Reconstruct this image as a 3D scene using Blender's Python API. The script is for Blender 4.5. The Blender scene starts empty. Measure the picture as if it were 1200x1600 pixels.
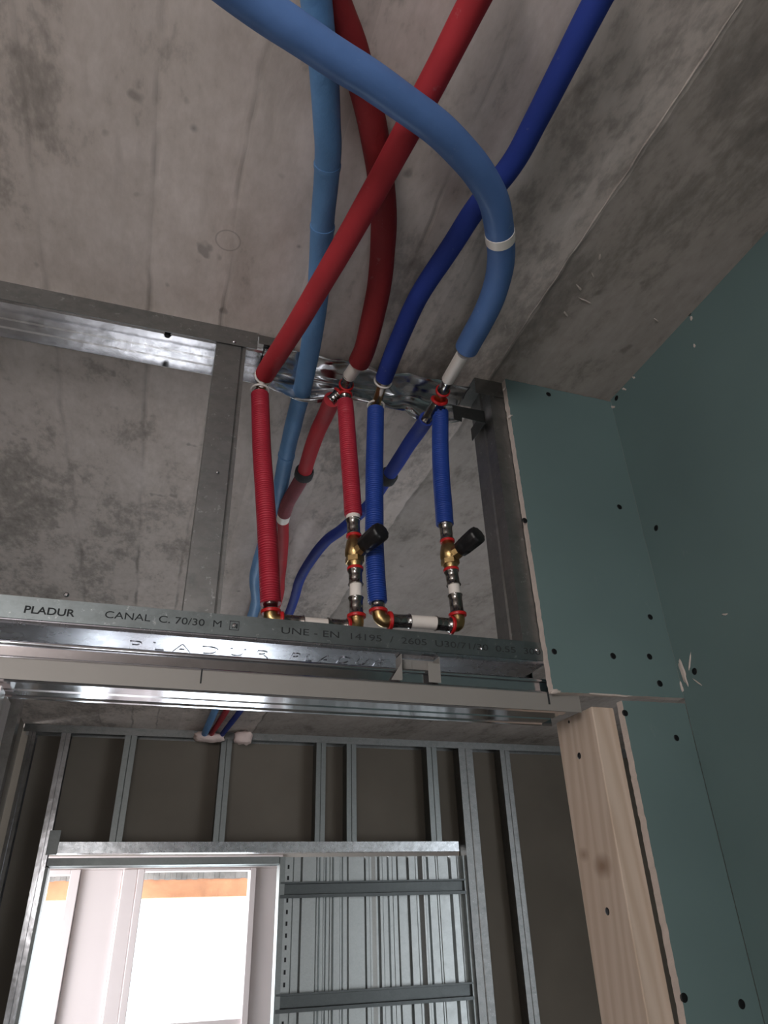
import bpy, bmesh, math, random
from mathutils import Vector, Matrix, noise
random.seed(7)
SC = bpy.context.scene
C = SC.collection
PI = math.pi
CZ = 1.85                      # eye height above the floor (m)

# ---------------------------------------------------------------- camera
# axes of the camera, from the three vanishing points of the room
AX = Vector((0.95096802, 0.13233063, 0.27955039))
AY = Vector((-0.30801138, 0.48727034, 0.81712704))
AZ = Vector((-0.02808567, -0.86316639, 0.50413785))
FPX = 1077.0
cam_d = bpy.data.cameras.new('camera')
cam_d.sensor_fit = 'VERTICAL'; cam_d.sensor_height = 24.0
cam_d.lens = FPX / 1600 * 24.0
cam_d.clip_start = 0.02
cam = bpy.data.objects.new('camera', cam_d); C.objects.link(cam)
m = Matrix(((AX[0], -AX[1], -AX[2], 0), (AY[0], -AY[1], -AY[2], 0), (AZ[0], -AZ[1], -AZ[2], CZ), (0, 0, 0, 1)))
cam.matrix_world = m
SC.camera = cam

# ---------------------------------------------------------------- world, light, exposure
w = bpy.data.worlds.new('sky'); SC.world = w; w.use_nodes = True
bg = w.node_tree.nodes['Background']
bg.inputs[0].default_value = (0.86, 0.93, 1.0, 1); bg.inputs[1].default_value = 3.6
SC.view_settings.view_transform = 'Standard'; SC.view_settings.look = 'None'
SC.view_settings.gamma = 1.0; SC.view_settings.use_curve_mapping = False
SC.view_settings.exposure = 0.0

def area(name, loc, rot, sx, sy, power, col):
    d = bpy.data.lights.new(name, 'AREA'); d.shape = 'RECTANGLE'; d.size = sx; d.size_y = sy
    d.energy = power; d.color = col
    o = bpy.data.objects.new(name, d); C.objects.link(o); o.location = loc; o.rotation_euler = rot
    return o
# daylight through the small high window behind the camera (back wall)
area('daylight_near_window', (-.82, -1.13, 2.12), (PI/2, 0, math.radians(18)), .66, .46, 22, (1.0, 0.95, 0.93))
# lamp in an added low window, there to give the ceiling track its highlight
area('track_highlight_lamp', (-.17, -1.13, .90), (PI/2, 0, 0), .34, .70, 2.6, (1.0, 0.97, 0.97))
# daylight through the far glazed door
area('daylight_far_window', (0.10, 4.80, 1.15), (-PI/2, 0, 0), 1.4, 2.0, 40, (0.9, 0.95, 1.0))
# added lamp at an unseen side opening, brightens the far window frame
area('added_side_lamp', (-1.38, 3.98, 1.5), (0, -PI/2, 0), 1.2, 0.8, 34, (1.0, 0.97, 0.98))

# ---------------------------------------------------------------- measuring helper: pixel of the photo -> point on a plane of the room
def at(u, v, X=None, Y=None, Z=None):
    c = Vector((u - 600.0, v - 800.0, FPX))
    r = Vector((AX.dot(c), AY.dot(c), AZ.dot(c)))
    if X is not None: k = X / r.x
    elif Y is not None: k = Y / r.y
    else: k = Z / r.z              # Z is given relative to the eye
    p = r * k
    return Vector((p.x, p.y, p.z + CZ))

# ---------------------------------------------------------------- materials
class NT:
    def __init__(s, name):
        s.m = bpy.data.materials.new(name); s.m.use_nodes = True
        s.t = s.m.node_tree; s.b = s.t.nodes['Principled BSDF']
        s.co = s.t.nodes.new('ShaderNodeTexCoord').outputs['Object']
    def n(s, k, **kw):
        x = s.t.nodes.new(k)
        for a, v in kw.items(): setattr(x, a, v)
        return x
    def l(s, a, b): s.t.links.new(a, b)
    def math(s, op, a, b=None, c=None, clamp=False):
        x = s.n('ShaderNodeMath', operation=op, use_clamp=clamp)
        for i, v in enumerate((a, b, c)):
            if v is None: continue
            if isinstance(v, (int, float)): x.inputs[i].default_value = v
            else: s.l(v, x.inputs[i])
        return x.outputs[0]
    def map(s, scale=(1, 1, 1), rot=(0, 0, 0), src=None):
        x = s.n('ShaderNodeMapping'); x.inputs['Scale'].default_value = scale; x.inputs['Rotation'].default_value = rot
        s.l(src or s.co, x.inputs['Vector']); return x.outputs[0]
    def noise(s, scale, detail=4, rough=.55, vec=None, dist=0):
        x = s.n('ShaderNodeTexNoise'); x.inputs['Scale'].default_value = scale
        x.inputs['Detail'].default_value = detail; x.inputs['Roughness'].default_value = rough
        x.inputs['Distortion'].default_value = dist
        s.l(vec or s.co, x.inputs['Vector']); return x.outputs[0]
    def ramp(s, fac, stops):
        x = s.n('ShaderNodeValToRGB'); e = x.color_ramp.elements
        while len(e) < len(stops): e.new(.5)
        for i, (p, c) in enumerate(stops):
            e[i].position = p
            if isinstance(c, (int, float)): c = (c, c, c)
            e[i].color = (*c, 1)
        s.l(fac, x.inputs[0]); return x.outputs[0]
    def mix(s, fac, a, b, mode='MIX'):
        x = s.n('ShaderNodeMix', data_type='RGBA', blend_type=mode)
        for i, v in ((0, fac), (6, a), (7, b)):
            if isinstance(v, (int, float)): x.inputs[i].default_value = v
            elif isinstance(v, tuple): x.inputs[i].default_value = (*v, 1)
            else: s.l(v, x.inputs[i])
        return x.outputs[2]
    def bump(s, h, strength, dist=.001):
        x = s.n('ShaderNodeBump'); x.inputs['Strength'].default_value = strength; x.inputs['Distance'].default_value = dist
        s.l(h, x.inputs['Height']); s.l(x.outputs[0], s.b.inputs['Normal'])
    def set(s, **kw):
        for k, v in kw.items():
            i = s.b.inputs[k.replace('_', ' ')]
            if isinstance(v, tuple): i.default_value = (*v, 1)
            elif isinstance(v, (int, float)): i.default_value = v
            else: s.l(v, i)

def srgb(r, g, b):
    f = lambda c: (c/255/12.92) if c/255 <= .04045 else ((c/255+.055)/1.055)**2.4
    return (f(r), f(g), f(b))

def plain(name, col, rough=.6, metal=0, bump=0, bscale=200, var=.12, spec=None):
    t = NT(name)
    nz = t.noise(bscale/6, 4)
    c = t.mix(t.ramp(nz, [(.3, 1-var), (.7, 1.0)]), (0, 0, 0), tuple(col))
    t.set(Base_Color=c, Roughness=rough, Metallic=metal)
    if spec is not None: t.set(Specular_IOR_Level=spec)
    if bump: t.bump(t.noise(bscale, 4), bump, .001)
    return t.m

def make_concrete(name, base, tint, seams=()):
    t = NT(name)
    sep = t.n('ShaderNodeSeparateXYZ'); t.l(t.co, sep.inputs[0]); X, Y, Z = sep.outputs
    st = t.map((1, .28, 1))
    big = t.noise(3.6, 5, .6, t.map((1, .45, 1)), .8)
    mid = t.noise(15, 6, .62, t.map((1, .6, 1)), .5)
    fine = t.noise(90, 5, .6, t.map((1, .5, 1)))
    v = t.math('ADD', t.math('MULTIPLY', big, .5), t.math('ADD', t.math('MULTIPLY', mid, .32), t.math('MULTIPLY', fine, .24)))
    c = t.ramp(v, [(.36, tuple(x*.40 for x in base)), (.455, tuple(x*.70 for x in base)), (.51, tuple(base)), (.64, tuple(tint))])
    # board bands: each formwork board has a tone of its own
    vor = t.n('ShaderNodeTexWhiteNoise', noise_dimensions='1D')
    t.l(t.math('FLOOR', t.math('MULTIPLY', t.math('ADD', X, .082), 10.0)), vor.inputs['W'])
    band = t.math('MULTIPLY_ADD', vor.outputs[0], .16, .90)
    cc = t.n('ShaderNodeCombineColor'); [t.l(band, cc.inputs[i]) for i in range(3)]
    c = t.mix(1.0, c, cc.outputs[0], 'MULTIPLY')
    h = t.math('MULTIPLY', mid, .6)
    wob = t.math('MULTIPLY', t.math('SUBTRACT', t.noise(9, 3), .5), .022)
    for x0, wd, k in seams:
        d = t.math('ABSOLUTE', t.math('ADD', t.math('SUBTRACT', X, x0), wob))
        s_ = t.math('SUBTRACT', 1.0, t.math('DIVIDE', d, wd), clamp=True)
        s_ = t.math('MULTIPLY', s_, t.ramp(t.noise(7, 3, .5, t.map((.2, 1, 1))), [(.4, .15), (.6, 1.0)]))
        c = t.mix(t.math('MULTIPLY', s_, k), c, tuple(x*.35 for x in base))
        h = t.math('SUBTRACT', h, t.math('MULTIPLY', s_, .8))
    # dark pits and stains
    pit = t.noise(26, 2, .5, t.map((1, .8, 1)))
    c = t.mix(t.ramp(pit, [(.70, 0.0), (.76, .55)]), c, tuple(x*.3 for x in base))
    # smears dragged along the boards
    sm = t.noise(60, 3, .5, t.map((1, .16, 1), (0, 0, .35)))
    c = t.mix(t.ramp(sm, [(.60, 0.0), (.76, .22)]), c, tuple(x*.55 for x in base))
    # ring left by a form tie
    r = t.math('SQRT', t.math('ADD', t.math('POWER', t.math('SUBTRACT', X, .011), 2), t.math('POWER', t.math('SUBTRACT', Y, .617), 2)))
    ring = t.math('SUBTRACT', 1.0, t.math('DIVIDE', t.math('ABSOLUTE', t.math('SUBTRACT', r, .0155)), .0016), clamp=True)
    c = t.mix(t.math('MULTIPLY', ring, .55), c, tuple(x*.4 for x in base))
    for sx, sy, sr in ((-.043, .48, .006), (-.201, .526, .008), (.10, .60, .004)):
        rr = t.math('SQRT', t.math('ADD', t.math('POWER', t.math('SUBTRACT', X, sx), 2), t.math('POWER', t.math('SUBTRACT', Y, sy), 2)))
        sp = t.math('SUBTRACT', 1.0, t.math('DIVIDE', rr, sr), clamp=True)
        c = t.mix(t.math('MULTIPLY', sp, .7), c, tuple(x*.3 for x in base))
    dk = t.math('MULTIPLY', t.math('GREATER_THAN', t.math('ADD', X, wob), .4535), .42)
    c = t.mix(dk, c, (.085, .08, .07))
    t.set(Base_Color=c, Roughness=.88)
    t.bump(t.math('ADD', h, t.math('MULTIPLY', fine, .2)), .4, .003)
    return t.m

def make_galv(name, col=(.56, .58, .60), rough=.27, scr=.5, dirt=.35, bump=.25):
    t = NT(name)
    v = t.n('ShaderNodeTexVoronoi'); v.inputs['Scale'].default_value = 160; t.l(t.co, v.inputs['Vector'])
    sp = t.n('ShaderNodeSeparateColor'); t.l(v.outputs['Color'], sp.inputs[0])
    c = t.mix(t.math('MULTIPLY', sp.outputs[0], .22), tuple(col), tuple(x*.7 for x in col))
    dn = t.noise(35, 6, .7, t.map((1, 1, 1.6)))
    c = t.mix(t.ramp(dn, [(.48, 0.0), (.68, dirt)]), c, (.16, .18, .18))
    wh = t.noise(120, 4, .7)
    c = t.mix(t.ramp(wh, [(.62, 0.0), (.72, .35*scr)]), c, (.8, .82, .84))
    r = t.math('ADD', t.math('MULTIPLY', t.noise(40, 4), .16), rough-.08)
    t.set(Base_Color=c, Roughness=r, Metallic=1.0)
    t.bump(t.math('ADD', t.noise(7, 3, .5), t.math('MULTIPLY', t.noise(60, 3), .10)), bump, .01)
    return t.m

def make_wood():
    t = NT('pine_timber')
    v = t.map((1, 1, .09))
    ds = t.noise(7, 3, .5, t.map((1, 1, .5)), .3)
    wv = t.n('ShaderNodeTexWave', wave_type='BANDS', bands_direction='DIAGONAL'); wv.inputs['Scale'].default_value = 34
    wv.inputs['Distortion'].default_value = 5; wv.inputs['Detail'].default_value = 3; wv.inputs['Detail Scale'].default_value = 1.2
    t.l(v, wv.inputs['Vector'])
    base = srgb(196, 178, 162); dark = srgb(160, 136, 114)
    c = t.mix(t.math('MULTIPLY', wv.outputs['Fac'], .42), tuple(base), tuple(dark))
    c = t.mix(t.ramp(ds, [(.45, 0.0), (.7, .35)]), c, tuple(srgb(180, 156, 136)))
    sep = t.n('ShaderNodeSeparateXYZ'); t.l(t.co, sep.inputs[0]); X, Y, Z = sep.outputs
    # knots (own place on the board)
    for ky, kz, ry, rz, k in ((.806, 1.893, .020, .014, .75), (.842, 1.908, .013, .010, .6), (.790, 1.72, .010, .014, .6), (.80, 1.60, .012, .012, .6)):
        a = t.math('POWER', t.math('DIVIDE', t.math('SUBTRACT', Y, ky), ry), 2)
        b = t.math('POWER', t.math('DIVIDE', t.math('SUBTRACT', Z, kz), rz), 2)
        d = t.math('ADD', t.math('SQRT', t.math('ADD', a, b)), t.math('MULTIPLY', t.math('SUBTRACT', ds, .5), 1.6))
        kn = t.math('SUBTRACT', 1.25, d, clamp=True)
        c = t.mix(t.math('MULTIPLY', kn, k), c, tuple(srgb(112, 80, 54)))
    t.set(Base_Color=c, Roughness=.7)
    t.bump(t.math('ADD', wv.outputs['Fac'], t.noise(150, 3, .5, v)), .25, .0008)
    return t.m

def make_board(name, col, streak=.10):
    t = NT(name)
    a = t.noise(2.2, 4, .5); b = t.noise(260, 3, .6)
    c = t.mix(t.ramp(a, [(.35, 0.0), (.7, 1.0)]), tuple(x*.86 for x in col), tuple(x*1.10 for x in col))
    sc = t.noise(22, 5, .7, t.map((1, 1, .5), (0, .5, .3)))
    c = t.mix(t.ramp(sc, [(.66, 0.0), (.78, streak)]), c, (.5, .52, .5))
    t.set(Base_Color=c, Roughness=.82, Specular_IOR_Level=.25)
    t.bump(b, .15, .0006)
    return t.m

def make_foam(name, col, rough=.5, wr=.35, scale=30, coat=0.0):
    t = NT(name); rough += .15; t.set(Specular_IOR_Level=.3)
    a = t.noise(9, 4)
    c = t.mix(t.ramp(a, [(.3, 0.0), (.7, 1.0)]), tuple(x*.82 for x in col), tuple(min(1, x*1.12) for x in col))
    dust = t.noise(70, 4, .7)
    c = t.mix(t.ramp(dust, [(.64, 0.0), (.76, .12)]), c, (.6, .6, .62))
    t.set(Base_Color=c, Roughness=rough, Coat_Weight=coat, Coat_Roughness=.2)
    t.bump(t.noise(scale, 4, .6), wr, .004)
    return t.m

GC = srgb(196, 184, 176)
M = dict(
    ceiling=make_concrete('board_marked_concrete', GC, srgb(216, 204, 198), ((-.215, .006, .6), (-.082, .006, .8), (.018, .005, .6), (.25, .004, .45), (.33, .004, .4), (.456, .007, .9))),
    floor=plain('concrete_screed', srgb(140, 136, 130), .85, 0, .3),
    plaster=plain('pale_plaster', srgb(205, 200, 194), .85, 0, .2, var=.06),
    green=make_board('green_moisture_plasterboard', srgb(97, 117, 116)),
    core=plain('gypsum_core', srgb(196, 184, 176), .95, 0, .7, 500),
    brown=make_board('grey_brown_board', srgb(116, 108, 98), .04),
    galv=make_galv('galvanised_steel'),
    galv_dull=make_galv('dull_galvanised_steel', (.29, .29, .285), .44, 1.0, .45, .08),
    galv_print=make_galv('printed_galvanised_steel', (.24, .27, .275), .42, 1.2, .5, .06),
    galv_far=make_galv('satin_galvanised_steel', (.27, .285, .28), .42, .1, .12, .04),
    galv_dark=make_galv('dark_galvanised_steel', (.11, .118, .118), .42, .1, .2, .04),
    web=make_galv('web_galvanised_steel', (.50, .50, .55), .27, .2, .2, .05),
    galv_bright=make_galv('bright_galvanised_steel', (.66, .66, .68), .20, .3, .3, .22),
    rail=make_galv('smooth_rail_steel', (.62, .62, .65), .12, .1, .05, .0),
    primer=plain('matte_zinc_face', srgb(146, 142, 137), .55, .25, .05, 60, .05),
    wood=make_wood(),
    screw=plain('black_phosphated_steel', (.006, .006, .007), .5, .3),
    light_blue=make_foam('light_blue_foil', srgb(80, 112, 164), .5, .35, 26, .08),
    sky_blue=make_foam('sky_blue_foil', srgb(98, 142, 190), .5, .7, 34, .08),
    deep_blue=make_foam('deep_blue_foil', srgb(36, 56, 134), .55, .25, 30, 0),
    red=make_foam('red_foil', srgb(164, 44, 52), .55, .25, 30, 0),
    dark_red=make_foam('dark_red_foil', srgb(128, 34, 38), .6, .5, 40, 0),
    red_tube=plain('red_corrugated_plastic', srgb(176, 44, 62), .5, 0, 0, 60, .15),
    blue_tube=plain('blue_corrugated_plastic', srgb(36, 68, 150), .45, 0, 0, 60, .15),
    old_red=plain('dusty_red_plastic', srgb(128, 62, 70), .6, 0, .3, 200, .3),
    white_pipe=plain('white_pipe_plastic', srgb(226, 218, 210), .45, 0, 0, 100, .06),
    press=plain('press_sleeve_steel', (.34, .32, .30), .22, 1.0, .05, 100, .3),
    brass=plain('raw_brass', (.55, .38, .17), .33, 1.0, .4, 260, .35),
    red_ring=plain('red_plastic_ring', srgb(186, 28, 30), .4, 0, 0),
    white_ring=plain('white_plastic_ring', srgb(214, 206, 200), .45, 0, 0),
    black=plain('black_plastic', (.007, .007, .008), .42, 0, .3, 300),
    collar=plain('dark_foam_collar', (.025, .025, .028), .9, 0, .5, 300),
    ink=plain('dark_ink', (.02, .023, .025), .9),
    pvc=plain('white_window_plastic', srgb(236, 226, 226), .35, 0, 0, 20, .03),
    brick=plain('clay_brick', srgb(224, 160, 120), .9, 0, .5, 60, .3),
    mortar=plain('grey_mortar', srgb(150, 146, 142), .9, 0, .6, 90, .4),
    skin=make_galv('ribbed_skin_steel', (.42, .435, .43), .38, .1, .1, .03),
    foam=plain('pale_expanding_foam', srgb(228, 205, 198), .9, 0, .9, 120, .15),
)
def make_glass():
    t = NT('window_glass'); nt = t.t
    out = nt.nodes['Material Output']; nt.nodes.remove(t.b)
    tr = nt.nodes.new('ShaderNodeBsdfTransparent'); tr.inputs[0].default_value = (.95, .97, .97, 1)
    gl = nt.nodes.new('ShaderNodeBsdfGlossy'); gl.inputs['Roughness'].default_value = .02
    mx = nt.nodes.new('ShaderNodeMixShader'); fr = nt.nodes.new('ShaderNodeFresnel'); fr.inputs[0].default_value = 1.45
    nt.links.new(fr.outputs[0], mx.inputs[0]); nt.links.new(tr.outputs[0], mx.inputs[1]); nt.links.new(gl.outputs[0], mx.inputs[2])
    nt.links.new(mx.outputs[0], out.inputs[0])
    return t.m
M['glass'] = make_glass()

# ---------------------------------------------------------------- mesh helpers
class MB:
    def __init__(s): s.v = []; s.f = []; s.mi = []; s.sm = []
    def add(s, vs, fs, mi=0, smooth=False):
        o = len(s.v); s.v += [tuple(v) for v in vs]
        for f in fs: s.f.append(tuple(i+o for i in f)); s.mi.append(mi); s.sm.append(smooth)
        return s
    def box(s, a, b, mi=0):
        (x0, y0, z0), (x1, y1, z1) = a, b
        x0, x1 = sorted((x0, x1)); y0, y1 = sorted((y0, y1)); z0, z1 = sorted((z0, z1))
        vs = [(x0, y0, z0), (x1, y0, z0), (x1, y1, z0), (x0, y1, z0), (x0, y0, z1), (x1, y0, z1), (x1, y1, z1), (x0, y1, z1)]
        return s.add(vs, [(0, 3, 2, 1), (4, 5, 6, 7), (0, 1, 5, 4), (1, 2, 6, 5), (2, 3, 7, 6), (3, 0, 4, 7)], mi)
    def bevbox(s, a, b, r=.002, mi=0):
        bm = bmesh.new(); bmesh.ops.create_cube(bm, size=1)
        for v in bm.verts:
            v.co = Vector([(a[i]+b[i])/2 + v.co[i]*abs(b[i]-a[i]) for i in range(3)])
        bmesh.ops.bevel(bm, geom=list(bm.edges), offset=r, segments=2, affect='EDGES', profile=.5)
        bm.verts.index_update()
        s.add([v.co for v in bm.verts], [tuple(v.index for v in f.verts) for f in bm.faces], mi); bm.free(); return s
    def prism(s, poly, fn, a, b, mi=0, side_mi=None, n=1):
        """closed polygon poly (p,q) swept from a to b; fn(p,q,t) -> point"""
        k = len(poly); vs = []
        for j in range(n+1):
            t = a + (b-a)*j/n
            vs += [fn(p, q, t) for p, q in poly]
        fs = [(j*k+i, j*k+(i+1) % k, (j+1)*k+(i+1) % k, (j+1)*k+i) for j in range(n) for i in range(k)]
        s.add(vs, fs, mi if side_mi is None else side_mi)
        s.add(vs[:k], [tuple(range(k))[::-1]], mi); s.add(vs[-k:], [tuple(range(k))], mi)
        return s
    def sheet(s, line, fn, a, b, th=.0008, mi=0, n=1):
        """thin folded sheet: open polyline given a thickness th, swept from a to b"""
        L = [Vector(p) for p in line]; off = []
        for i, p in enumerate(L):
            d0 = (L[i]-L[i-1]).normalized() if i else None
            d1 = (L[i+1]-L[i]).normalized() if i < len(L)-1 else None
            n0 = Vector((-d0.y, d0.x)) if d0 else None; n1 = Vector((-d1.y, d1.x)) if d1 else None
            if n0 is None: nn = n1
            elif n1 is None: nn = n0
            else:
                nn = (n0+n1)
                nn = nn.normalized() if nn.length > 1e-6 else n0
                nn = nn / max(.5, nn.dot(n0))
            off.append(p + nn*th)
        k = len(L)
        for i in range(k-1):
            q = [L[i], L[i+1], off[i+1], off[i]]
            s.prism([tuple(x) for x in q], fn, a, b, mi, n=n)
        return s
    def tube(s, pts, rad, seg=20, mi=0, cap=True):
        pts = [Vector(p) for p in pts]; n = len(pts)
        tans = [(pts[min(i+1, n-1)]-pts[max(i-1, 0)]).normalized() for i in range(n)]
        up = Vector((0, 0, 1)) if abs(tans[0].z) < .9 else Vector((1, 0, 0))
        u = tans[0].cross(up).normalized(); vs = []
        for i, p in enumerate(pts):
            u = (u - tans[i]*u.dot(tans[i])).normalized(); v = tans[i].cross(u)
            for k in range(seg):
                a = 2*PI*k/seg
                r = rad(i/(n-1), a, p) if callable(rad) else (rad[i] if isinstance(rad, (list, tuple)) else rad)
                vs.append(p + (u*math.cos(a)+v*math.sin(a))*r)
        fs = [(i*seg+k, i*seg+(k+1) % seg, (i+1)*seg+(k+1) % seg, (i+1)*seg+k) for i in range(n-1) for k in range(seg)]
        s.add(vs, fs, mi, True)
        if cap:
            s.add(vs[:seg], [tuple(range(seg))[::-1]], mi); s.add(vs[-seg:], [tuple(range(seg))], mi)
        return s
    def lathe(s, p, d, prof, seg=20, mi=0):
        """profile [(t along d, radius)] around the axis through p along d"""
        p = Vector(p); d = Vector(d).normalized()
        up = Vector((0, 0, 1)) if abs(d.z) < .9 else Vector((1, 0, 0))
        u = d.cross(up).normalized(); v = d.cross(u); vs = []
        for t, r in prof:
            for k in range(seg):
                a = 2*PI*k/seg; vs.append(p + d*t + (u*math.cos(a)+v*math.sin(a))*r)
        n = len(prof)
        fs = [(i*seg+k, (i+1)*seg+k, (i+1)*seg+(k+1) % seg, i*seg+(k+1) % seg) for i in range(n-1) for k in range(seg)]
        s.add(vs, fs, mi, seg > 8)
        s.add(vs[:seg], [tuple(range(seg))], mi); s.add(vs[-seg:], [tuple(range(seg))[::-1]], mi)
        return s
    def build(s, name, mats, parent=None, fix=True):
        me = bpy.data.meshes.new(name); me.from_pydata(s.v, [], s.f)
        if not isinstance(mats, (list, tuple)): mats = [mats]
        for x in mats: me.materials.append(M[x] if isinstance(x, str) else x)
        for p, i, q in zip(me.polygons, s.mi, s.sm): p.material_index = i; p.use_smooth = q
        if fix:
            bm = bmesh.new(); bm.from_mesh(me); bmesh.ops.recalc_face_normals(bm, faces=bm.faces); bm.to_mesh(me); bm.free()
        o = bpy.data.objects.new(name, me); C.objects.link(o)
        if parent is not None:
            o.parent = parent; o.matrix_parent_inverse = Matrix.Translation(-Vector(parent.location))
        return o

def tag(o, label=None, cat=None, group=None, kind=None):
    if label: o['label'] = label
    if cat: o['category'] = cat
    if group: o['group'] = group
    if kind: o['kind'] = kind
    return o
def thing(name, label, cat, loc=(0, 0, 0), group=None):
    o = bpy.data.objects.new(name, None); C.objects.link(o); o.location = Vector(loc); o.empty_display_size = .02
    return tag(o, label, cat, group)
def struct(name, mb, mat, parent=None, label=None):
    o = mb.build(name, mat, parent)
    if parent is None: o['kind'] = 'structure'
    if label: o['label'] = label
    return o
def spline(P, step=.004):
    P = [Vector(p) for p in P]; Q = [P[0]*2-P[1]] + P + [P[-1]*2-P[-2]]; out = []
    for i in range(1, len(Q)-2):
        a, b, c, d = Q[i-1:i+3]; n = max(2, int((c-b).length/step))
        for k in range(n):
            t = k/n
            out.append(.5*((2*b)+(c-a)*t+(2*a-5*b+4*c-d)*t*t+(3*b-a-3*c+d)*t**3))
    out.append(P[-1]); return out
XZ = lambda f: f
fx = lambda p, q, t: (t, p, q)      # section in (y,z), swept along x
fz = lambda p, q, t: (p, q, t)      # section in (x,y), swept along z
fy = lambda p, q, t: (p, t, q)      # section in (x,z), swept along y
R = lambda z: z + CZ                # height relative to the eye -> above the floor

D = .770; DR = .840                 # front and rear plane of the near partition
ZC = R(.755)                        # ceiling
YF = 3.354                          # far partition, face towards us
YW = 4.60                           # glazed wall

# ================================================================ SETTING
struct('floor', MB().box((-2.1, -1.7, -.08), (3.2, 4.75, 0)), 'floor')
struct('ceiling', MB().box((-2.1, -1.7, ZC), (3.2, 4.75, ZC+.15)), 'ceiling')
# mortar fin along the joint between two formwork panels
mb = MB(); pts = []
for i in range(120):
    y = -.2 + i*.0081
    pts.append(Vector((.451+.0022*noise.noise(Vector((y*30, 0, 0))), y, ZC+.0005)))
mb.tube(pts, lambda t, a, p: .0022*(.75+.7*noise.noise(Vector((p.y*50, 3, 0)))), 6)
struct('trim_1', mb, 'ceiling')
# a long step at the front edge of the ceiling strip by the panel
struct('wall_right', MB().box((.678, -1.15, 0), (.78, .757, ZC)), 'green')
mb = MB(); mb.box((-2.1, -1.25, 0), (3.2, -1.15, .50)); mb.box((-2.1, -1.25, .5), (-.36, -1.15, 1.30)); mb.box((.02, -1.25, .5), (3.2, -1.15, 1.30)); mb.box((-2.1, -1.25, 1.30), (3.2, -1.15, 1.86)); mb.box((-2.1, -1.25, 2.38), (3.2, -1.15, ZC))
mb.box((-2.1, -1.25, 1.86), (-1.18, -1.15, 2.38)); mb.box((-.46, -1.25, 1.86), (3.2, -1.15, 2.38))
struct('wall_back', mb, 'plaster')
struct('wall_left', MB().box((-1.7, -1.15, 0), (-1.6, 2.0, ZC)), 'plaster')
struct('wall_left_middle', MB().box((-.60, .86, 0), (-.525, YF, ZC)), 'brown')
struct('wall_right_far', MB().box((3.1, .9, 0), (3.2, 4.7, ZC)), 'plaster')
mb = MB()                            # far partition: boards with the doorway and the cassette bay cut out
y0, y1 = YF+.075, YF+.088
mb.box((-.60, y0, R(.27)), (3.1, y1, ZC)); mb.box((1.50, y0, 0), (3.1, y1, R(.27))); mb.box((-.60, y0, 0), (-.335, y1, R(.27)))
struct('wall_far', mb, 'brown')
mb = MB(); mb.box((-1.5, 3.45, 0), (-1.4, 4.7, .6)); mb.box((-1.5, 3.45, 2.1), (-1.4, 4.7, ZC)); mb.box((-1.5, 4.4, .6), (-1.4, 4.7, 2.1)); mb.box((-1.5, 3.45, .6), (-1.4, 3.6, 2.1))
struct('wall_left_far', mb, 'plaster')
# glazed wall
mb = MB(); mb.box((-1.5, YW, 0), (-.66, YW+.12, ZC)); mb.box((.86, YW, 0), (3.2, YW+.12, ZC)); mb.box((-.66, YW, R(.33)), (.86, YW+.12, ZC))
struct('wall_glazed', mb, 'plaster')
wn = thing('window_1', None, None, (0, YW, 0)); wn['kind'] = 'structure'
fr = MB(); yf, yb = YW-.01, YW+.07; ht, hb = R(.26), .12
fr.bevbox((-.66, yf, ht), (.86, yb, R(.33)), .004); fr.bevbox((-.66, yf, .02), (.86, yb, hb), .004)
fr.bevbox((-.66, yf, hb), (-.43, yb, ht), .004); fr.bevbox((.70, yf, hb), (.86, yb, ht), .004)
fr.bevbox((-.262, yf, hb), (-.045, yb, ht), .004); fr.bevbox((-.043, yf-.02, hb), (.036, yb, ht), .006)
fr.bevbox((-.430, yf, R(-.53)), (.70, yb, R(-.46)), .004)
fr.build('window_frame', 'pvc', wn)
s1 = MB()
for a, b in (((-.314, yf-.025, hb), (-.264, yb, ht)), ((-.445, yf-.025, hb), (-.425, yb, ht)), ((-.425, yf-.025, R(.235)), (-.314, yb, ht))): s1.bevbox(a, b, .003)
left_sash = s1.build('left_sash', 'pvc', wn)
s2 = MB()
for a, b in (((.037, yf-.025, hb), (.073, yb, ht)), ((.665, yf-.025, hb), (.699, yb, ht)), ((.073, yf-.025, R(.247)), (.665, yb, ht))): s2.bevbox(a, b, .003)
right_sash = s2.build('right_sash', 'pvc', wn)
MB().box((-.43, YW+.04, hb), (-.31, YW+.044, ht)).build('left_pane', 'glass', left_sash)
MB().box((.07, YW+.04, hb), (.67, YW+.044, ht)).build('right_pane', 'glass', right_sash)
# lintel outside the glazed wall: rough brick course under a mortar band
mb = MB(); mb.box((-1.2, YW+.30, R(.125)), (1.4, YW+.50, R(.2225)), 0)
for i in range(80):
    x = -1.2 + i*.0325
    mb.bevbox((x, YW+.285+random.random()*.01, R(.2225)-random.random()*.006), (x+.034, YW+.50, R(.40)), .004, 1)
struct('trim_2', mb, ['brick', 'mortar'])
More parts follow.
